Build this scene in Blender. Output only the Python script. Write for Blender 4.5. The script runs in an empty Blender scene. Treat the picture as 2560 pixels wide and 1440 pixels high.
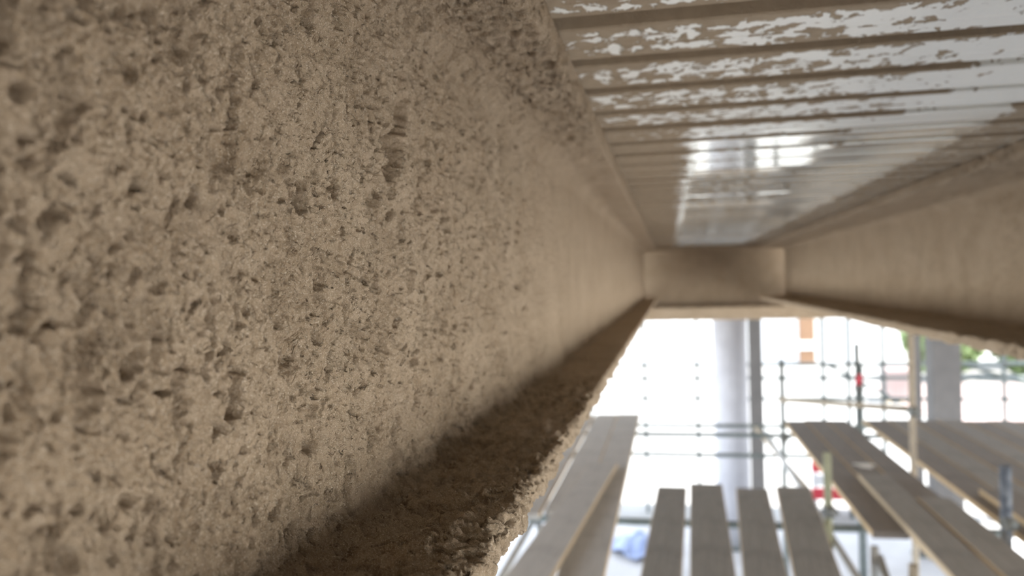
import bpy, math, random
import numpy as np
from mathutils import Matrix, Vector

random.seed(7)
rng = np.random.default_rng(7)
H = 3.75                                   # lens height above the concrete floor slab
C = bpy.context.scene.collection
SC = bpy.context.scene

# ------------------------------------------------------------------ camera
FPX = 2000.0
def cam_basis(vpx, vpy, roll):
    Y = np.array([vpx - 1280.0, 720.0 - vpy, -FPX]); Y /= np.linalg.norm(Y)
    u = np.array([-roll, 1.0, 0.0]); u -= Y * (u @ Y); Z = u / np.linalg.norm(u)
    return np.array([np.cross(Y, Z), Y, Z])
B = cam_basis(1675, 697, 0.025)
cd = bpy.data.cameras.new('camera')
cam = bpy.data.objects.new('camera', cd); C.objects.link(cam)
m = Matrix([list(r) for r in B]).to_4x4(); m.translation = Vector((0, 0, H))
cam.matrix_world = m
cd.sensor_width = 36.0; cd.lens = 36.0 * FPX / 2560.0
cd.clip_start = 0.01; cd.clip_end = 400
cd.dof.use_dof = True; cd.dof.focus_distance = 0.50; cd.dof.aperture_fstop = 6.2
SC.camera = cam

# ------------------------------------------------------------------ sky, sun, exposure
w = bpy.data.worlds.new('sky'); SC.world = w; w.use_nodes = True
bg = w.node_tree.nodes['Background']
bg.inputs[0].default_value = (0.80, 0.88, 1.0, 1); bg.inputs[1].default_value = 1.6
sd = bpy.data.lights.new('sun', 'SUN'); sd.energy = 6.0; sd.angle = 0.01; sd.color = (1.0, 0.95, 0.87)
sun = bpy.data.objects.new('sun', sd); C.objects.link(sun)
sun.rotation_euler = Vector((0.70, -0.15, 1.40)).to_track_quat('Z', 'Y').to_euler()
vs = SC.view_settings
vs.view_transform = 'Standard'; vs.look = 'None'; vs.gamma = 1.0; vs.use_curve_mapping = False
vs.exposure = 1.8
SC.cycles.denoising_prefilter = 'ACCURATE'

# ------------------------------------------------------------------ material helpers
MATS = {}
class NT:
    def __init__(s, name):
        s.m = bpy.data.materials.new(name); s.m.use_nodes = True; s.t = s.m.node_tree
        s.bsdf = s.t.nodes['Principled BSDF']; MATS[name] = s.m
    def n(s, typ, **kw):
        o = s.t.nodes.new(typ)
        for k, v in kw.items(): setattr(o, k, v)
        return o
    def l(s, a, b): s.t.links.new(a, b)
    def pos(s): return s.n('ShaderNodeNewGeometry').outputs['Position']
    def mapped(s, src, scale=(1, 1, 1), rot=(0, 0, 0)):
        q = s.n('ShaderNodeMapping'); q.inputs['Scale'].default_value = scale; q.inputs['Rotation'].default_value = rot
        s.l(src, q.inputs[0]); return q.outputs[0]
    def noise(s, vec, scale, detail=3, rough=0.55, dist=0.0):
        q = s.n('ShaderNodeTexNoise'); q.inputs['Scale'].default_value = scale; q.inputs['Detail'].default_value = detail
        q.inputs['Roughness'].default_value = rough; q.inputs['Distortion'].default_value = dist
        s.l(vec, q.inputs['Vector']); return q.outputs[0]
    def ramp(s, fac, stops, interp='LINEAR'):
        q = s.n('ShaderNodeValToRGB'); r = q.color_ramp; r.interpolation = interp
        while len(r.elements) < len(stops): r.elements.new(0.5)
        for e, (p, c) in zip(r.elements, stops):
            e.position = p; e.color = (c, c, c, 1) if isinstance(c, (int, float)) else (*c, 1)
        s.l(fac, q.inputs[0]); return q.outputs[0]
    def mix(s, fac, a, b):
        q = s.n('ShaderNodeMix', data_type='RGBA')
        for sock, v in ((q.inputs[0], fac), (q.inputs[6], a), (q.inputs[7], b)):
            if hasattr(v, 'links'): s.l(v, sock)
            else: sock.default_value = v if isinstance(v, (int, float)) else (*v, 1)
        return q.outputs[2]
    def math(s, op, a, b=0.0, clamp=False):
        q = s.n('ShaderNodeMath', operation=op, use_clamp=clamp)
        for sock, v in ((q.inputs[0], a), (q.inputs[1], b)):
            if hasattr(v, 'links'): s.l(v, sock)
            else: sock.default_value = v
        return q.outputs[0]
    def bump(s, h, strength, dist):
        q = s.n('ShaderNodeBump'); q.inputs['Strength'].default_value = strength; q.inputs['Distance'].default_value = dist
        s.l(h, q.inputs['Height']); s.l(q.outputs[0], s.bsdf.inputs['Normal'])
    def set(s, color=None, rough=None, metal=None):
        for k, v in (('Base Color', color), ('Roughness', rough), ('Metallic', metal)):
            if v is None: continue
            i = s.bsdf.inputs[k]
            if hasattr(v, 'links'): s.l(v, i)
            else: i.default_value = v if isinstance(v, (int, float)) else (*v, 1)

SPRAY_A, SPRAY_B, SPRAY_C = (0.43, 0.315, 0.20), (0.54, 0.41, 0.275), (0.63, 0.49, 0.345)
def mat_spray():
    t = NT('spray_fireproofing'); p = t.pos()
    big = t.noise(p, 9, 3); mid = t.noise(p, 120, 3, 0.6); fine = t.noise(p, 900, 2, 0.6)
    c = t.mix(t.ramp(big, [(0.35, 0.0), (0.65, 1.0)]), SPRAY_A, SPRAY_B)
    c = t.mix(t.ramp(mid, [(0.35, 0.0), (0.75, 0.55)]), c, SPRAY_C)
    c = t.mix(t.ramp(fine, [(0.54, 0.0), (0.70, 0.85)]), c, (0.80, 0.68, 0.52))
    c = t.mix(t.ramp(t.noise(p, 480, 4, 0.75), [(0.32, 0.6), (0.44, 0.0)]), c, (0.24, 0.17, 0.11))
    t.set(c, 0.95); t.bsdf.inputs['Specular IOR Level'].default_value = 0.25
    pit = t.ramp(t.noise(p, 150, 3, 0.6, 0.5), [(0.33, 0.0), (0.45, 1.0)])
    t.bump(t.math('ADD', t.math('ADD', t.noise(p, 420, 5, 0.75), t.math('MULTIPLY', pit, 0.8)), t.math('MULTIPLY', t.noise(p, 1700, 3, .7), 0.5)), 1.0, 0.003)
mat_spray()

def mat_deck():
    t = NT('galvanised_deck_with_overspray'); p = t.pos()
    sx = t.n('ShaderNodeSeparateXYZ'); t.l(p, sx.inputs[0]); X = sx.outputs[0]
    nm = t.n('ShaderNodeSeparateXYZ'); t.l(t.n('ShaderNodeNewGeometry').outputs['True Normal'], nm.inputs[0])
    wall = t.math('ABSOLUTE', nm.outputs[1])                       # flute sides catch more spray than the flats
    mr = t.n('ShaderNodeMapRange'); mr.inputs[1].default_value = -0.25; mr.inputs[2].default_value = 1.25
    t.l(X, mr.inputs[0])
    def px(v): return (v + 0.25) / 1.5
    Y = sx.outputs[1]
    cover = t.ramp(mr.outputs[0], [(px(-0.12), 0.62), (px(0.0), 0.50), (px(0.14), 0.45), (px(0.30), 0.34), (px(0.44), 0.16), (px(0.53), 0.02), (px(0.58), 1.0)])
    deep = t.math('MULTIPLY', t.math('SUBTRACT', Y, 1.38), 4.0, clamp=True)        # farther ribs are fully coated beside the beam
    nearx = t.math('MULTIPLY', t.math('SUBTRACT', 0.06, X), 14.0, clamp=True)
    clear = t.math('MULTIPLY', t.math('SUBTRACT', X, 0.02), 20.0, clamp=True)
    cover = t.math('ADD', cover, t.math('MULTIPLY', deep, t.math('SUBTRACT', t.math('MULTIPLY', nearx, 0.5), t.math('MULTIPLY', clear, 0.30))))
    ph = t.math('FRACT', t.math('DIVIDE', t.math('SUBTRACT', Y, 0.839 - 200 * 0.1478), 0.1478))
    edge = t.math('SUBTRACT', t.math('DIVIDE', t.math('ABSOLUTE', t.math('SUBTRACT', ph, 0.336)), 0.336), 0.70, clamp=True)   # spray builds up along the flute arrises
    leftish = t.ramp(mr.outputs[0], [(px(-.1), 1.0), (px(.25), .8), (px(.42), 0.0)])
    cover = t.math('ADD', cover, t.math('MULTIPLY', t.math('MULTIPLY', edge, 1.2), t.math('MULTIPLY', leftish, t.math('SUBTRACT', 1.0, t.math('MULTIPLY', deep, clear)))))
    n1 = t.noise(t.mapped(p, (1.0, 0.8, 1.0), (0, 0, 0.6)), 50, 4, 0.58, 0.5)
    sidecover = t.math('MULTIPLY', wall, t.ramp(mr.outputs[0], [(px(-.1), .50), (px(.30), .42), (px(.55), .12)]))
    lim = t.math('ADD', 0.5, t.math('MULTIPLY', t.math('SUBTRACT', 0.5, t.math('ADD', cover, sidecover)), 0.5))
    mask = t.math('MULTIPLY', t.math('SUBTRACT', n1, lim), 26.0, clamp=True)
    gloss = t.math('MULTIPLY', deep, clear)                                        # clean zinc beyond the dusty, oversprayed ribs
    bare = t.math('MULTIPLY', gloss, t.math('SUBTRACT', 1.0, mask))
    metal = t.mix(t.noise(p, 160, 2, 0.5), (0.82, 0.805, 0.735), (0.89, 0.87, 0.79))
    spray = t.mix(t.noise(p, 60, 3), (0.33, 0.25, 0.165), (0.47, 0.37, 0.255))
    t.set(t.mix(mask, metal, spray), t.mix(mask, t.mix(gloss, (0.5,) * 3, (0.08,) * 3), (0.95,) * 3), t.math('MULTIPLY', bare, 0.6))
    hgt = t.math('ADD', t.math('MULTIPLY', mask, 1.0), t.math('MULTIPLY', t.math('MULTIPLY', t.noise(p, 420, 4, 0.7), mask), 1.4))
    t.bump(hgt, 0.8, 0.002)
mat_deck()

def mat_simple(name, a, b, scale, rough, metal=0.0, bump=0.0, stretch=(1, 1, 1), bdist=0.002):
    t = NT(name); p = t.mapped(t.n('ShaderNodeTexCoord').outputs['Object'], stretch)
    nz = t.noise(p, scale, 4, 0.6)
    t.set(t.mix(t.ramp(nz, [(0.3, 0.0), (0.7, 1.0)]), a, b), rough, metal)
    if bump: t.bump(t.noise(p, scale * 3, 4, 0.65), bump, bdist)
    return t.m
def mat_board(name, a, b, edge):
    t = NT(name); oc = t.n('ShaderNodeTexCoord').outputs['Object']
    g = t.noise(t.mapped(oc, (28, 1.2, 28)), 2.2, 5, 0.65, 0.4); s = t.noise(oc, 3.5, 4, 0.6)
    c = t.mix(t.ramp(g, [(0.3, 0.0), (0.7, 1.0)]), a, b)
    c = t.mix(t.ramp(s, [(0.5, 0.0), (0.75, 0.55)]), c, tuple(0.62 * v for v in a))
    nm = t.n('ShaderNodeSeparateXYZ'); t.l(t.n('ShaderNodeTexCoord').outputs['Normal'], nm.inputs[0])
    side = t.math('GREATER_THAN', t.math('ABSOLUTE', nm.outputs[0]), 0.7)   # sawn edges stay paler than the walked-on face
    t.set(t.mix(side, c, edge), 0.85); t.bump(g, 0.3, 0.001)
mat_board('weathered_board', (0.18, 0.167, 0.15), (0.26, 0.243, 0.22), (0.46, 0.36, 0.235))
mat_board('pale_board', (0.34, 0.325, 0.30), (0.45, 0.435, 0.41), (0.58, 0.45, 0.29))
mat_board('brown_board', (0.145, 0.127, 0.11), (0.215, 0.19, 0.165), (0.50, 0.37, 0.215))
mat_simple('steel_tube', (0.13, 0.155, 0.15), (0.22, 0.25, 0.24), 20, 0.55, 0.4, 0.2)
mat_simple('dusty_tube', (0.36, 0.30, 0.22), (0.50, 0.43, 0.33), 25, 0.8, 0.0, 0.3)
mat_simple('navy_tube', (0.03, 0.045, 0.075), (0.30, 0.33, 0.36), 16, 0.6, 0.1, 0.3)
mat_simple('olive_tube', (0.30, 0.31, 0.20), (0.42, 0.42, 0.29), 20, 0.7)
mat_simple('coupler_steel', (0.13, 0.14, 0.13), (0.25, 0.25, 0.23), 40, 0.55, 0.5)
mat_simple('red_plastic', (0.62, 0.04, 0.06), (0.75, 0.07, 0.10), 8, 0.4)
mat_simple('white_plastic', (0.75, 0.75, 0.76), (0.85, 0.85, 0.86), 8, 0.4)
mat_simple('blue_tarp', (0.22, 0.29, 0.50), (0.30, 0.38, 0.60), 5, 0.45, 0, 0.4)
mat_simple('concrete_slab', (0.42, 0.425, 0.44), (0.53, 0.535, 0.55), 1.6, 0.85, 0, 0.2)
mat_simple('column_concrete', (0.52, 0.52, 0.55), (0.64, 0.64, 0.67), 3, 0.8, 0, 0.2)
mat_simple('grey_column', (0.15, 0.145, 0.14), (0.21, 0.20, 0.19), 3, 0.85, 0, 0.2)
mat_simple('pale_paving', (0.62, 0.61, 0.59), (0.72, 0.71, 0.69), 0.5, 0.85)
mat_simple('grey_paving', (0.34, 0.34, 0.335), (0.44, 0.44, 0.43), 0.5, 0.9)
mat_simple('galvanised_tube', (0.40, 0.41, 0.41), (0.56, 0.57, 0.56), 20, 0.5, 0.3, 0.2)
mat_simple('yard_gravel', (0.20, 0.20, 0.195), (0.28, 0.28, 0.275), 0.5, 0.9)
mat_simple('pink_paving', (0.22, 0.165, 0.155), (0.31, 0.25, 0.235), 1.2, 0.85)
mat_simple('white_render', (0.66, 0.66, 0.655), (0.72, 0.72, 0.71), 0.6, 0.85)
mat_simple('leaf_green', (0.14, 0.21, 0.07), (0.26, 0.34, 0.15), 1.5, 0.6)
mat_simple('bark', (0.16, 0.11, 0.07), (0.26, 0.19, 0.13), 8, 0.9)
mat_simple('paint_white', (0.62, 0.61, 0.58), (0.75, 0.74, 0.70), 30, 0.8)
mat_simple('pallet_wood', (0.45, 0.33, 0.20), (0.58, 0.45, 0.30), 6, 0.85)
def mat_brick():
    t = NT('orange_brick'); oc = t.n('ShaderNodeTexCoord').outputs['Object']
    q = t.n('ShaderNodeTexBrick'); t.l(t.mapped(oc, (1, 1, 1), (math.pi / 2, 0, 0)), q.inputs['Vector'])
    q.inputs['Color1'].default_value = (0.24, 0.135, 0.075, 1); q.inputs['Color2'].default_value = (0.20, 0.11, 0.06, 1)
    q.inputs['Mortar'].default_value = (0.22, 0.16, 0.11, 1); q.inputs['Scale'].default_value = 4.4
    t.set(q.outputs[0], 0.9)
mat_brick()

# ------------------------------------------------------------------ mesh helpers
def link(name, me, mat, parent=None):
    o = bpy.data.objects.new(name, me); C.objects.link(o)
    if mat: me.materials.append(MATS[mat])
    if parent: o.parent = parent
    return o
def tag(o, label, cat, group=None):
    o['label'] = label; o['category'] = cat
    if group: o['group'] = group
    return o
def struct(o): o['kind'] = 'structure'; return o
def empty(name, loc=(0, 0, 0)):
    o = bpy.data.objects.new(name, None); C.objects.link(o); o.location = loc; o.empty_display_size = 0.1; return o
def fast_mesh(name, co, quads, smooth=True):
    me = bpy.data.meshes.new(name); nv, nf = len(co), len(quads)
    me.vertices.add(nv); me.vertices.foreach_set('co', np.ascontiguousarray(co, dtype=np.float32).ravel())
    me.loops.add(nf * 4); me.loops.foreach_set('vertex_index', np.ascontiguousarray(quads, dtype=np.int32).ravel())
    me.polygons.add(nf); me.polygons.foreach_set('loop_start', np.arange(nf, dtype=np.int32) * 4)
    me.update(calc_edges=True); me.validate()
    if smooth: me.polygons.foreach_set('use_smooth', np.ones(nf, dtype=bool))
    return me
class MB:
    def __init__(s): s.v, s.f = [], []
    def box(s, x0, x1, y0, y1, z0, z1):
        b = len(s.v)
        s.v += [(x, y, z) for z in (z0, z1) for y in (y0, y1) for x in (x0, x1)]
        s.f += [tuple(b + i for i in q) for q in ((0, 2, 3, 1), (4, 5, 7, 6), (0, 1, 5, 4), (2, 6, 7, 3), (0, 4, 6, 2), (1, 3, 7, 5))]
        return s
    def bevel_box(s, x0, x1, y0, y1, z0, z1, c):
        """box with chamfered long edges along y"""
        pr = [(x0 + c, z0), (x1 - c, z0), (x1, z0 + c), (x1, z1 - c), (x1 - c, z1), (x0 + c, z1), (x0, z1 - c), (x0, z0 + c)]
        b = len(s.v)
        for y in (y0, y1): s.v += [(x, y, z) for x, z in pr]
        for i in range(8):
            j = (i + 1) % 8; s.f.append((b + j, b + i, b + 8 + i, b + 8 + j))
        s.f.append(tuple(b + i for i in range(8))); s.f.append(tuple(b + 8 + i for i in reversed(range(8))))
        return s
    def tube(s, a, e, r, n=14, wall=0.0, rings=1):
        a, e = Vector(a), Vector(e); d = (e - a).normalized()
        u = d.orthogonal().normalized(); q = d.cross(u)
        def ring(c, rad):
            b = len(s.v)
            s.v += [tuple(c + (u * math.cos(2 * math.pi * i / n) + q * math.sin(2 * math.pi * i / n)) * rad) for i in range(n)]
            return b
        A, E = ring(a, r), ring(e, r)
        for i in range(n):
            j = (i + 1) % n; s.f.append((A + i, A + j, E + j, E + i))
        if wall:
            Ai, Ei = ring(a, r - wall), ring(e, r - wall)
            for i in range(n):
                j = (i + 1) % n
                s.f += [(Ai + j, Ai + i, Ei + i, Ei + j), (A + j, A + i, Ai + i, Ai + j), (E + i, E + j, Ei + j, Ei + i)]
        else:
            s.f += [tuple(A + i for i in reversed(range(n))), tuple(E + i for i in range(n))]
        return s
    def mesh(s, name, smooth=False):
        me = bpy.data.meshes.new(name); me.from_pydata(s.v, [], s.f); me.update()
        if smooth:
            me.polygons.foreach_set('use_smooth', [len(p.vertices) == 4 for p in me.polygons])
        return me
    def build(s, name, mat, parent=None, smooth=False): return link(name, s.mesh(name, smooth), mat, parent)

# ------------------------------------------------------------------ relief of sprayed fibre
_perm = rng.permutation(1024); _perm = np.concatenate([_perm, _perm])
_ang = rng.random(1024) * 2 * np.pi; _gx, _gy = np.cos(_ang), np.sin(_ang)
_r1, _r2, _r3, _r4 = rng.random(1024), rng.random(1024), rng.random(1024), rng.random(1024)
def hsh(ix, iy, k): return _perm[_perm[(ix + 37 * k) & 1023] + (iy & 1023) & 1023]
def gnoise(u, v, k=0):
    iu, iv = np.floor(u).astype(np.int64), np.floor(v).astype(np.int64); fu, fv = u - iu, v - iv
    a, b = fu ** 3 * (fu * (fu * 6 - 15) + 10), fv ** 3 * (fv * (fv * 6 - 15) + 10)
    def g(di, dj):
        h = hsh(iu + di, iv + dj, k); return _gx[h] * (fu - di) + _gy[h] * (fv - dj)
    x0 = g(0, 0) * (1 - a) + g(1, 0) * a; x1 = g(0, 1) * (1 - a) + g(1, 1) * a
    return (x0 * (1 - b) + x1 * b) * 1.5
def pits(u, v, cell, rmin, rmax, prob, k):
    uu, vv = u / cell, v / cell; iu, iv = np.floor(uu).astype(np.int64), np.floor(vv).astype(np.int64)
    out = np.zeros_like(u)
    for di in (-1, 0, 1):
        for dj in (-1, 0, 1):
            h = hsh(iu + di, iv + dj, k)
            on = _r4[h] < prob
            du = (uu - iu - di - _r1[h]) * cell; dv = (vv - iv - dj - _r2[h]) * cell
            r = rmin + (rmax - rmin) * _r3[h] ** 2
            st = 0.55 + 0.55 * _r1[(h + 11) & 1023]
            q = np.sqrt((du * st) ** 2 + (dv / st) ** 2) / r
            out = np.maximum(out, np.where(on, np.clip((1.18 - q) * 1.7, 0, 1) * (0.55 + 0.45 * r / rmax), 0))
    return out * out * (3 - 2 * out)
def relief(u, v, dv, k=0, web0=None):
    """height in metres of the sprayed coat at arc length u and run v; dv = local sample step"""
    def wgt(lam): return np.clip((lam / dv - 1.2) / 1.2, 0, 1)
    h = 3.2 * gnoise(u / .085, v / .085, 1 + k) + 2.6 * gnoise(u / .036, v / .036, 2 + k) * wgt(.036)
    wu = u + .006 * gnoise(u / .014, v / .014, 9) + .0022 * gnoise(u / .005, v / .005, 11)
    wv = v + .006 * gnoise(u / .014, v / .014, 10) + .0022 * gnoise(u / .005, v / .005, 14)
    h = h + 2.1 * gnoise(wu / .015, wv / .015, 3 + k) * wgt(.015)
    h = h + 1.5 * gnoise(wu / .0072, wv / .0072, 4 + k) * wgt(.0072) + 1.6 * gnoise(wu / .0038, wv / .0038, 5 + k) * wgt(.0038)
    h = h + 1.2 * gnoise(u / .0023, v / .0023, 6 + k) * wgt(.0025)
    h = h - 9.5 * pits(wu, wv, .019, .0022, .0056, .6, 21 + k) * wgt(.010)
    h = h - 5.5 * pits(wu, wv, .0092, .0014, .0030, .62, 22 + k) * wgt(.007)
    h = h - 7.0 * np.clip(gnoise(wu / .050, wv / .013, 31 + k) - .34, 0, .3) / .3 * wgt(.011)
    if web0 is not None:                    # the long open fissures on the near web
        for zc, yc, L, wd, sl, dp in ((.118, .602, .042, .0125, .5, 21), (.055, .428, .010, .007, .1, 15), (.135, .54, .012, .009, .2, 15), (.010, .224, .022, .004, .1, 12), (-.048, .35, .012, .006, .1, 13)):
            uc = web0 - zc
            q = np.abs(wv - yc + sl * (wu - uc)) / wd; e = np.clip(1.3 - np.abs(wu - uc) / L * 1.3, 0, 1)
            h = h - dp * np.clip((1.25 - q) * 1.6, 0, 1) * np.clip(e * 2, 0, 1)
    return h * .001

def profile(t, w, zt, zfu, zfl, zb, rt, rb, fine):
    """closed I-profile, clockwise down its exposed side; fine = steps (tip/top flange, web, lower flange top, tip)"""
    ft, fw, ff, fe = fine; cs = 0.012
    pts, lab = [], []
    def seg(a, b, st, l):
        n = max(2, int(math.hypot(b[0] - a[0], b[1] - a[1]) / st))
        for i in range(n):
            q = i / n; pts.append((a[0] + (b[0] - a[0]) * q, a[1] + (b[1] - a[1]) * q)); lab.append(l)
    def arc(c, r, a0, a1, st, l):
        n = max(2, int(abs(a1 - a0) * r / st))
        for i in range(n):
            q = a0 + (a1 - a0) * i / n; pts.append((c[0] + r * math.cos(q), c[1] + r * math.sin(q))); lab.append(l)
    P = math.pi; e = .006
    seg((t, zt), (t, zfu + e), ft, 'T')
    arc((t - e, zfu + e), e, 0, -P / 2, ft, 'T')
    seg((t - e, zfu), (w + rt, zfu), ft, 'T')
    arc((w + rt, zfu - rt), rt, P / 2, P, fw, 'W')
    seg((w, zfu - rt), (w, zfl + rb), fw, 'W')
    arc((w + rb, zfl + rb), rb, P, 1.5 * P, fw, 'W')
    seg((w + rb, zfl), (t - e, zfl), ff, 'B')
    arc((t - e, zfl - e), e, P / 2, 0, fe, 'B')
    seg((t, zfl - e), (t, zb + e), fe, 'B')
    arc((t - e, zb + e), e, 0, -P / 2, fe, 'B')
    seg((t - e, zb), (-t, zb), cs, 'B')
    seg((-t, zb), (-t, zfl), cs, 'B'); seg((-t, zfl), (-w, zfl), cs, 'B')
    seg((-w, zfl), (-w, zfu), cs, 'W')
    seg((-w, zfu), (-t, zfu), cs, 'T'); seg((-t, zfu), (-t, zt), cs, 'T'); seg((-t, zt), (t, zt), .03, 'T')
    return np.array(pts), lab

def coated_beam(name, prof, lab, run, place, amp, k, flip, web0=None):
    p = prof; n = len(p)
    d = np.roll(p, -1, 0) - np.roll(p, 1, 0); L = np.linalg.norm(d, axis=1, keepdims=True); d = d / L
    nrm = np.stack([-d[:, 1], d[:, 0]], 1)
    for _ in range(2): nrm = (np.roll(nrm, 1, 0) + nrm * 2 + np.roll(nrm, -1, 0)); nrm /= np.linalg.norm(nrm, axis=1, keepdims=True)
    step = np.linalg.norm(np.roll(p, -1, 0) - p, axis=1); s = np.concatenate([[0], np.cumsum(step)[:-1]])
    U, V = np.meshgrid(s, run, indexing='ij'); DV = np.gradient(run)[None, :] * np.ones((n, 1))
    DU = np.maximum(step, np.roll(step, 1))[:, None] * np.ones((1, len(run)))
    hgt = relief(U, V, np.maximum(DV * 0.8, DU), k, web0) * np.asarray(amp)[:, None]
    a = p[:, 0:1] + nrm[:, 0:1] * hgt; z = p[:, 1:2] + nrm[:, 1:2] * hgt
    co = place(a, V, z).reshape(-1, 3)
    m_ = len(run); i = np.arange(n); j = np.arange(m_ - 1)
    I, J = np.meshgrid(i, j, indexing='ij'); I2 = (I + 1) % n
    q = np.stack([I * m_ + J, I * m_ + J + 1, I2 * m_ + J + 1, I2 * m_ + J], -1)
    if flip: q = q[..., ::-1]
    root = empty(name, tuple(co.mean(0)))
    lab = np.array(lab)
    for l, pn in (('T', 'top_flange'), ('W', 'web'), ('B', 'bottom_flange')):
        qq = q[lab == l].reshape(-1, 4); used, inv = np.unique(qq, return_inverse=True)
        me = fast_mesh(pn, co[used] - co.mean(0), inv.reshape(-1, 4))
        link(pn, me, 'spray_fireproofing', root)
    return root, co, nrm

def inv_grid(a, b, n): return 1 / np.linspace(1 / a, 1 / b, n)

# ------------------------------------------------------------------ structure: floor, ground, ceiling deck
struct(MB().box(-5, 8, -24, 12.6, -0.25, 0).build('floor', 'concrete_slab'))
struct(MB().box(-120, 120, 12.6, 160, -0.45, -0.05).build('ground', 'yard_gravel'))
struct(MB().box(8, 120, -120, 12.6, -0.45, -0.05).build('ground_right', 'pale_paving'))
struct(MB().box(-120, -5, -120, 12.6, -0.45, -0.05).build('ground_left', 'grey_paving'))
struct(MB().box(-5, 8, -120, -24, -0.45, -0.05).build('ground_rear', 'yard_gravel'))
struct(MB().box(6.5, 24, 20.5, 29.5, -0.06, -0.03).build('paving', 'pink_paving'))

struct(MB().box(7.6, 7.9, -24, -9.0, 0, H + .26).box(7.6, 7.9, 5.0, 12.6, 0, H + .26).build('added_wall_right', 'concrete_slab'))  # two unseen wall lengths, added to cut the light from the right
struct(MB().box(-4.6, -4.3, -24, -3.0, 0, H + .26).build('added_wall_left', 'concrete_slab'))  # out of view, added to hold back light from the left rear
struct(MB().box(-4.3, 7.6, -24, -23.7, 0, H + .26).build('added_wall_rear', 'concrete_slab'))  # unseen, added to keep daylight from entering behind the lens
ceil = struct(empty('ceiling', (0, 5, H + 0.262)))
DZ, PITCH, DX0, DX1 = 0.262, 0.1478, -4.0, 6.0
def deck_sheet(y0, ribs):
    pr = []
    for r in range(ribs):
        y = y0 + r * PITCH; e = random.uniform(-.0036, .0010)         # each flat is rolled a touch out of level
        pr += [(y, 0), (y + .034, .35 * e), (y + .037, .0012 + .35 * e), (y + .063, .0012 + .65 * e), (y + .066, .65 * e), (y + .0995, e), (y + .102, .002), (y + .108, .040), (y + .1105, .042), (y + .139, .042), (y + .1415, .040), (y + .1455, .002)]
    pr.append((y0 + ribs * PITCH, 0)); pr.append((y0 + ribs * PITCH + .02, -.0008))
    v, f = [], []
    for x in (DX0, DX1): v += [(x, y - 5, z) for y, z in pr]
    n = len(pr)
    for i in range(n - 1): f.append((i, i + 1, n + i + 1, n + i))
    me = bpy.data.meshes.new('deck_sheet'); me.from_pydata(v, [], f); me.update()
    o = link('deck_sheet', me, 'galvanised_deck_with_overspray', ceil)
    return o
NS = 41
ybase = 0.839 - 27 * 6 * PITCH
for kk in range(NS): deck_sheet(ybase + kk * 6 * PITCH, 6)
yend = ybase + NS * 6 * PITCH
MB().box(DX0, DX1, ybase - 5, yend - 5, .043, .17).build('concrete_topping', 'concrete_slab', ceil)

# ------------------------------------------------------------------ sprayed steel beams
def amp_of(prof, lab, web, fl, tip, t):
    zt = prof[:, 1].max() - .003
    return np.array([0.0 if p[1] > zt else web if l == 'W' else (tip if abs(p[0]) > t - .008 else fl) for p, l in zip(prof, lab)])
# near beam on the left
T1, W1, X1 = .129, .030, -.237
pf, lb = profile(T1, W1, .2605, .228, -.157, -.178, .035, .016, (.0024, .0009, .0014, .0014))
run = np.concatenate([np.linspace(-3.05, .14, 36), inv_grid(.18, 6.72, 1400)])
i0 = lb.index('W'); s0 = float(np.sum(np.linalg.norm(np.diff(pf[:i0 + 1], axis=0), axis=1))) + .035 * math.pi / 2 + .193   # arc length where the web passes lens height
beam_l, co_l, _ = coated_beam('steel_beam', pf, lb, run, lambda a, v, z: np.stack([X1 + a, v, H + z], -1), amp_of(pf, lb, 1.0, 1.45, 1.2, T1), 0, False, s0)
tag(beam_l, 'close sprayed steel beam filling the left side, its pitted tan coat in focus', 'beam', 'sprayed steel beams')
# beam across the bay on the right
T2, W2, X2 = .235, .030, .935
pf, lb = profile(T2, W2, .2605, .232, -.157, -.184, .03, .014, (.004, .003, .006, .0035))
run = np.concatenate([np.linspace(-3.05, .7, 30), inv_grid(.8, 6.72, 720)])
beam_r, _, _ = coated_beam('steel_beam', pf, lb, run, lambda a, v, z: np.stack([X2 - a, v, H + z], -1), amp_of(pf, lb, 1.45, 1.3, 1.7, T2), 100, True)
tag(beam_r, 'blurred sprayed steel beam along the right side under the metal deck', 'beam', 'sprayed steel beams')
# girder that closes the bay
T3, W3, Y3 = .30, .05, 6.95
pf, lb = profile(T3, W3, .2605, .235, -.238, -.343, .02, .012, (.01, .008, .01, .008))
run = np.linspace(-4.0, 5.0, 480)
gird, _, _ = coated_beam('steel_girder', pf, lb, run, lambda a, v, z: np.stack([v, Y3 - a, H + z], -1), amp_of(pf, lb, .9, .9, .9, T3), 200, False)
tag(gird, 'dark sprayed girder crossing the far end between the two beams', 'girder')

# unseen girder added behind the lens to darken the bay
pf, lb = profile(T3, W3, .2605, .235, -.238, -.343, .02, .012, (.03, .03, .03, .03))
run = np.linspace(-4.0, 5.0, 120)
gr2, _, _ = coated_beam('steel_girder', pf, lb, run, lambda a, v, z: np.stack([v, -3.4 + a, H + z - .008], -1), amp_of(pf, lb, .9, .9, .9, T3), 300, True)
tag(gr2, 'unseen sprayed girder added behind the viewer to darken the bay', 'girder')

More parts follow.
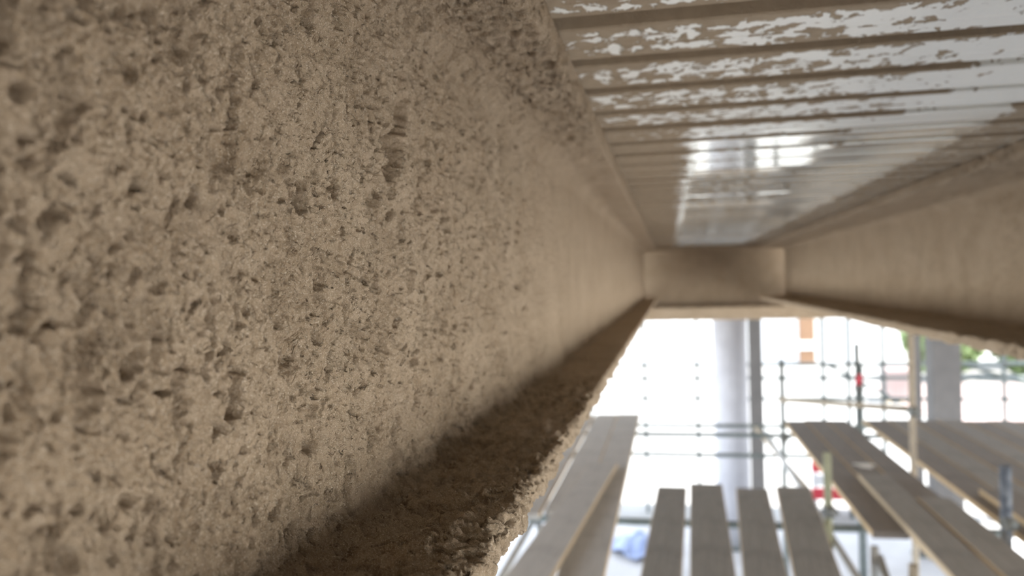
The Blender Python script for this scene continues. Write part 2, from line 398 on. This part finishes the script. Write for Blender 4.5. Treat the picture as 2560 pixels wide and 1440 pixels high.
# loose mineral fibres standing off the near coat
def fibres(n):
    yy = inv_grid(.22, 1.1, 4000)[rng.integers(0, 4000, n)]; zz = rng.uniform(-.15, .2, n)
    v, f = [], []
    for i in range(n):
        x0 = X1 + W1 + .0012; L = rng.uniform(.003, .010); th = rng.uniform(0, 2 * math.pi)
        d = np.array([rng.uniform(-.1, .35), math.cos(th), math.sin(th)]); d /= np.linalg.norm(d)
        c = np.cross(d, [1, 0, 0]); c /= np.linalg.norm(c) + 1e-9; e = np.cross(d, c)
        p0 = np.array([x0 - .002, yy[i], H + zz[i]]); r = rng.uniform(.00008, .00016); bend = rng.uniform(-.3, .3)
        b = len(v)
        for q in (0, .35, .7, 1):
            ctr = p0 + d * L * q + c * bend * L * q * q
            for a in (0, 2.094, 4.189): v.append(tuple(ctr + (c * math.cos(a) + e * math.sin(a)) * r * (1.2 - q * .6)))
        for s_ in range(3):
            for a in range(3): f.append((b + s_ * 3 + a, b + s_ * 3 + (a + 1) % 3, b + s_ * 3 + 3 + (a + 1) % 3, b + s_ * 3 + 3 + a))
    co = np.array(v) - np.array(beam_l.location)
    o = link('loose_fibres', fast_mesh('loose_fibres', co, np.array(f)), 'spray_fireproofing', beam_l); o['kind'] = 'stuff'
fibres(9000)

# ------------------------------------------------------------------ columns at the slab edge
def column(name, x, yv, r, mat, label, sides, sq=None):
    root = empty(name, (x, yv, 0)); top = H + .26
    mb = MB()
    if sq: mb.bevel_box(-sq[0] / 2, sq[0] / 2, -sq[1] / 2, sq[1] / 2, .03, top, .012); mb.build('shaft', mat, root)
    else: mb.tube((0, 0, .03), (0, 0, top), r, sides); mb.build('shaft', mat, root, True)
    MB().box(-r * 1.35, r * 1.35, -r * 1.35, r * 1.35, 0, .03).build('base_plate', 'steel_tube', root)
    tag(root, label, 'column'); return root
column('concrete_column', .80, 11.6, .235, 'column_concrete', 'pale round concrete column left of the orange brick pier', 40)
column('steel_post', 1.09, 11.1, .10, 'grey_column', 'grey steel post touching the right side of the pale column', 4, (.17, .12))
column('square_column', 3.52, 11.5, .14, 'grey_column', 'grey square column beside the green foliage', 4, (.34, .34))
column('steel_post', 3.165, 11.4, .07, 'grey_column', 'thin grey post just left of the square grey column', 4, (.10, .10))

# ------------------------------------------------------------------ perimeter scaffold beyond the slab
R = .0242
def std_tube(name, a, b, mat, parent, r=R):
    pl = Vector(parent.location)
    return MB().tube(Vector(a) - pl, Vector(b) - pl, r, 12, .0035).build(name, mat, parent, True)
def coupler(p, parent, mat='coupler_steel', s=1.0):
    pl = Vector(p) - Vector(parent.location); mb = MB()
    mb.tube(pl + Vector((0, 0, -.026 * s)), pl + Vector((0, 0, .026 * s)), .036 * s, 10)
    mb.tube(pl + Vector((-.028 * s, -.05, 0)), pl + Vector((.028 * s, -.05, 0)), .036 * s, 10)
    mb.tube(pl + Vector((.045 * s, -.08, 0)), pl + Vector((.045 * s, .02, 0)), .009 * s, 6)
    return mb.build('coupler', mat, parent, True)
YP = 13.2
per = empty('perimeter_scaffold', (2.5, YP, -.05))
tag(per, 'grid of thin steel scaffold tubes standing in the bright yard behind', 'scaffold')
pverts = [-1.30, -.443, .390, .715, .882, 2.311, 2.688, 3.187, 4.882, 5.9]
prails = [2.358, 2.144, 1.820]
for x in pverts: std_tube('standard', (x, YP, -.05), (x, YP, 3.95 if x != 2.311 else 3.4), 'steel_tube', per, R if x < .6 else .031)
for z in prails:
    std_tube('ledger', (-1.8, YP - .05, z), (.66, YP - .05, z), 'steel_tube', per)
    std_tube('ledger', (.66, YP - .055, z), (6.4, YP - .055, z), 'steel_tube', per, .029)
for x in pverts:
    for z in prails: coupler((x, YP, z), per)
std_tube('brace', (2.33, YP - .12, 2.37), (3.24, YP - .12, 1.86), 'steel_tube', per, .029)
std_tube('brace', (4.18, YP - .12, 2.39), (5.8, YP - .12, 1.82), 'steel_tube', per, .029)

# ------------------------------------------------------------------ scaffold that carries the boards
ZB = H - 1.5                                # walking level
near = empty('access_scaffold', (0.6, 6.5, 0))
tag(near, 'steel tube scaffold under and between the wooden boards', 'scaffold')
YN = 9.8
std_tube('ledger', (-1.3, YN, 1.984), (2.2, YN, 1.984), 'steel_tube', near)
std_tube('ledger', (-1.3, 9.55, 1.69), (2.2, 9.55, 1.69), 'steel_tube', near)
for x in (-1.2, 2.1): std_tube('standard', (x, 9.68, 0), (x, 9.68, 2.7), 'steel_tube', near)
for yt in (3.6, 5.38, 8.45): std_tube('transom', (-1.25, yt, ZB - .115), (3.9, yt, ZB - .115), 'steel_tube', near)
for x in (-.98, .965, 1.765): std_tube('ledger', (x, 2.4, ZB - .166), (x, 8.9, ZB - .166), 'galvanised_tube', near)
std_tube('standard', (1.065, 8.3, 0), (1.065, 8.3, H - .823), 'steel_tube', near)
std_tube('standard', (1.782, 8.36, 0), (1.782, 8.36, H - .683), 'steel_tube', near)
std_tube('standard', (1.797, 6.6, 0), (1.797, 6.6, H - .2), 'dusty_tube', near)
std_tube('standard', (1.826, 4.95, 0), (1.826, 4.95, H - 1.104), 'navy_tube', near, .030)
std_tube('standard', (.922, 5.2, 0), (.922, 5.2, H - 1.097), 'olive_tube', near)
std_tube('standard', (1.115, 4.9, 0), (1.115, 4.9, ZB - .07), 'galvanised_tube', near)
std_tube('standard', (1.245, 4.62, 0), (1.245, 4.62, ZB - .07), 'dusty_tube', near)
std_tube('standard', (-.93, 5.45, 0), (-.93, 5.45, ZB - .07), 'galvanised_tube', near)
std_tube('guard_rail', (1.04, 8.25, H - 1.222), (1.81, 6.6, H - 1.05), 'dusty_tube', near)
std_tube('brace', (.90, 9.25, H - 1.69), (1.25, 7.9, H - 2.05), 'dusty_tube', near)
std_tube('brace', (1.14, 4.9, ZB - .03 - .1), (1.12, 3.3, ZB - .2 - .6), 'galvanised_tube', near)
std_tube('brace', (.68, 12.0, 2.40), (.86, 12.0, 1.90), 'dusty_tube', near, .012)
for p in ((1.065, 8.3, H - 1.225), (1.782, 8.36, H - 1.12), (1.797, 6.6, H - 1.06), (1.826, 4.95, H - 1.42), (.922, 5.2, H - 1.45), (1.065, 8.3, ZB - .115), (1.782, 8.36, ZB - .115)):
    coupler(p, near)
pl = near.location
MB().tube(Vector((1.785, 8.34, H - 1.09)) - pl, Vector((1.80, 8.34, H - .985)) - pl, .03, 10).build('tube_cap', 'red_plastic', near, True)['label'] = 'red plastic sleeve'

# ------------------------------------------------------------------ boards
def board(x0, x1, y0, y1, z, mat, label, group, skew=0.0, sag=0.0):
    yc, xc = (y0 + y1) / 2, (x0 + x1) / 2; hw, hl = (x1 - x0) / 2, (y1 - y0) / 2; t = .038
    mb = MB().bevel_box(-hw, hw, -hl, hl, -t, 0, .004)
    o = mb.build('scaffold_board', mat)
    o.location = (xc, yc, z); o.rotation_euler = (sag, 0, -skew)
    return tag(o, label, 'board', group)
G1, G2, G3 = 'boards on the left run', 'loose boards in the middle run', 'boards on the right run'
board(-1.075, -.870, 5.1, 8.95, ZB, 'pale_board', 'pale board farthest left, half hidden by the near beam flange', G1, 0.0)
board(-.848, -.610, 5.2, 9.0, ZB, 'pale_board', 'far pale board on the left run with a dark joint on its right', G1, 0.0)
board(-.606, -.366, 2.3, 9.03, ZB, 'pale_board', 'long pale board of the left run beside the bright gap', G1, 0.0)
board(-.808, -.583, 2.4, 6.42, ZB + .040, 'pale_board', 'near left board lapped on top, showing a tan sawn edge', G1, .068)
board(-.167, .037, 3.3, 5.87, ZB, 'weathered_board', 'leftmost of the four loose grey boards in the middle', G2, .034)
board(.075, .302, 3.3, 5.98, ZB, 'weathered_board', 'second of the four middle boards from the left', G2, .025)
board(.350, .565, 3.3, 5.88, ZB, 'weathered_board', 'third of the four middle boards from the left', G2, .058)
board(.606, .835, 3.3, 5.95, ZB, 'weathered_board', 'rightmost of the four middle boards beside the olive post', G2, .075)
board(1.120, 1.322, 4.95, 8.66, ZB, 'brown_board', 'far right-run board nearest the bright yard gap', G3, .002)
board(1.330, 1.532, 4.6, 8.72, ZB, 'brown_board', 'far right-run board in the middle of its three', G3, .002)
board(1.540, 1.738, 4.6, 8.70, ZB, 'brown_board', 'far right-run board beside the row of white slivers', G3, .0)
board(1.300, 1.512, 3.0, 6.22, ZB + .039, 'weathered_board', 'near board with a pale sawn edge lapped over the right run', G3, .008)
board(1.535, 1.735, 3.0, 5.6, ZB + .039, 'weathered_board', 'near right-run board by the navy blue standard', G3, .004)
RX = [1.905, 2.14, 2.375, 2.61, 2.845, 3.08, 3.315]
RY = [4.1, 4.6, 5.0, 5.5, 5.9, 6.4, 6.9]
names = ['first', 'second', 'third', 'fourth', 'fifth', 'sixth', 'seventh', 'eighth']
for i, x in enumerate(RX):
    board(x, x + .225, RY[i], 8.74 + .03 * (i % 2), ZB, 'brown_board' if i % 2 == 0 else 'weathered_board',
          '%s brown board from the standard post on the far right platform' % names[i], 'boards of the right platform', 0.0)
board(1.985, 2.205, 3.6, 5.85, ZB + .039, 'brown_board', 'near board lapped on the right platform behind the navy standard', 'boards of the right platform', .01)
# paint smear on the far right-run board
pb = MB(); n = 18
for i in range(n):
    a = 2 * math.pi * i / n; q = 1 + .25 * math.sin(3 * a) + .15 * math.sin(5 * a + 1)
    pb.v.append((.062 * q * math.cos(a), .075 * q * math.sin(a), .0015)); pb.v.append((.07 * q * math.cos(a), .082 * q * math.sin(a), 0))
pb.f = [tuple(2 * i for i in range(n))] + [(2 * i + 1, 2 * ((i + 1) % n) + 1, 2 * ((i + 1) % n), 2 * i) for i in range(n)]
bd = [o for o in C.objects if o.get('label', '').startswith('far right-run board in the middle')][0]
po = pb.build('paint_smear', 'paint_white', bd); po.location = (.03, 6.66 - bd.location.y, .0003); po['label'] = 'white paint smear'

# ------------------------------------------------------------------ things on the slab and in the yard
# blue tarpaulin heaped on the slab
N = 26; xs = np.linspace(-.40, .40, N); U, V = np.meshgrid(xs, xs, indexing='ij')
hz = .05 + .22 * np.clip(1 - np.hypot(U, V) / .45, 0, 1) + .05 * gnoise(U * 5, V * 5, 77) + .02 * gnoise(U * 14, V * 14, 78)
hz = np.clip(hz, .004, 1); I, J = np.meshgrid(np.arange(N - 1), np.arange(N - 1), indexing='ij')
q = np.stack([I * N + J, (I + 1) * N + J, (I + 1) * N + J + 1, I * N + J + 1], -1).reshape(-1, 4)
tp = link('tarpaulin', fast_mesh('tarpaulin', np.stack([U, V, hz], -1).reshape(-1, 3), q), 'blue_tarp')
tp.location = (-.50, 11.2, 0); tp.rotation_euler = (0, 0, .7)
md = tp.modifiers.new('thick', 'SOLIDIFY'); md.thickness = .004; md.offset = 1
tag(tp, 'blue tarpaulin heaped on the floor seen between the boards', 'tarpaulin')
# red and white barrier
br = empty('safety_barrier', (2.62, 13.6, -.05))
for i, (z0, mt) in enumerate(((.62, 'red_plastic'), (.40, 'white_plastic'), (.18, 'red_plastic'))):
    MB().bevel_box(-.45, .45, -.03, .03, z0, z0 + .18, .01).build('panel', mt, br)
for x in (-.4, .4):
    MB().box(x - .03, x + .03, -.02, .02, .03, .9).build('post', 'white_plastic', br)
    MB().bevel_box(x - .06, x + .06, -.25, .25, 0, .05, .01).build('foot', 'coupler_steel', br)
tag(br, 'red and white safety barrier on the yard past the middle boards', 'barrier')
# brick pallet
pk = empty('brick_pallet', (6.55, 25.4, -.05))
for x in (-.35, 0, .35): MB().box(x - .05, x + .05, -.4, .4, 0, .1).build('skid', 'pallet_wood', pk)
MB().box(-.42, .42, -.42, .42, .1, .125).build('deck_board', 'pallet_wood', pk)
k2 = 0
for lz in range(5):
    for ix in range(4):
        MB().bevel_box(-.41 + ix * .206, -.41 + ix * .206 + .2, -.4, .4, .127 + lz * .17, .127 + lz * .17 + .165, .006).build('block', 'pink_paving', pk)
tag(pk, 'pallet of pale pink blocks in the sunlit yard', 'pallet')
# white building with an orange brick pier
bl = empty('white_building', (0, 36.5, -.05))
MB().box(-20, 7.7, 0, 8, 0, 6.5).build('wall', 'white_render', bl)
pr_ = MB().box(5.42, 6.02, -.35, 0, 0, 6.5).build('pier', 'orange_brick', bl); pr_['label'] = 'orange brick pier'
MB().box(5.40, 6.04, -.37, 0, .60, .98).build('pier_band', 'white_render', bl)
MB().box(-20.2, 7.9, -.2, 8.2, 6.5, 6.75).build('parapet', 'white_render', bl)
tag(bl, 'white rendered building with an orange brick pier across the yard', 'building')
# shrubs
def shrub(x, yv, h, r, label, seed):
    g = np.random.default_rng(seed); root = empty('leafy_shrub', (x, yv, -.05)); n = 5200
    d = g.normal(size=(n, 3)); d /= np.linalg.norm(d, axis=1, keepdims=True)
    rad = g.uniform(.45, 1, n) ** .5
    c = d * rad[:, None] * np.array([r, r, h * .5]) + np.array([0, 0, h * .52])
    a = g.normal(size=(n, 3)); a /= np.linalg.norm(a, axis=1, keepdims=True); b = np.cross(a, g.normal(size=(n, 3))); b /= np.linalg.norm(b, axis=1, keepdims=True)
    L = g.uniform(.07, .15, n)[:, None]
    co = np.stack([c - a * L, c + b * L * .5, c + a * L, c - b * L * .5], 1).reshape(-1, 3)
    f = link('foliage', fast_mesh('foliage', co, np.arange(n * 4).reshape(-1, 4), False), 'leaf_green', root); f['kind'] = 'stuff'
    mb = MB()
    for i in range(5):
        an = i * 1.256; mb.tube((.05 * math.cos(an), .05 * math.sin(an), 0), (r * .5 * math.cos(an), r * .5 * math.sin(an), h * .7), .03, 7)
    mb.build('stems', 'bark', root); tag(root, label, 'shrub', 'shrubs in the yard')
shrub(9.4, 30.6, 3.4, 1.4, 'light green shrub next to the grey square column', 1)
shrub(12.3, 30.9, 3.2, 1.4, 'light green shrub in the front row at the right edge', 2)
shrub(15.2, 31.2, 3.5, 1.4, 'light green shrub farthest right in the yard', 3)
shrub(10.9, 34.2, 3.8, 1.45, 'taller light green shrub behind the gap of the front row', 4)
shrub(13.9, 34.4, 3.8, 1.45, 'tall light green shrub at the back on the right', 5)
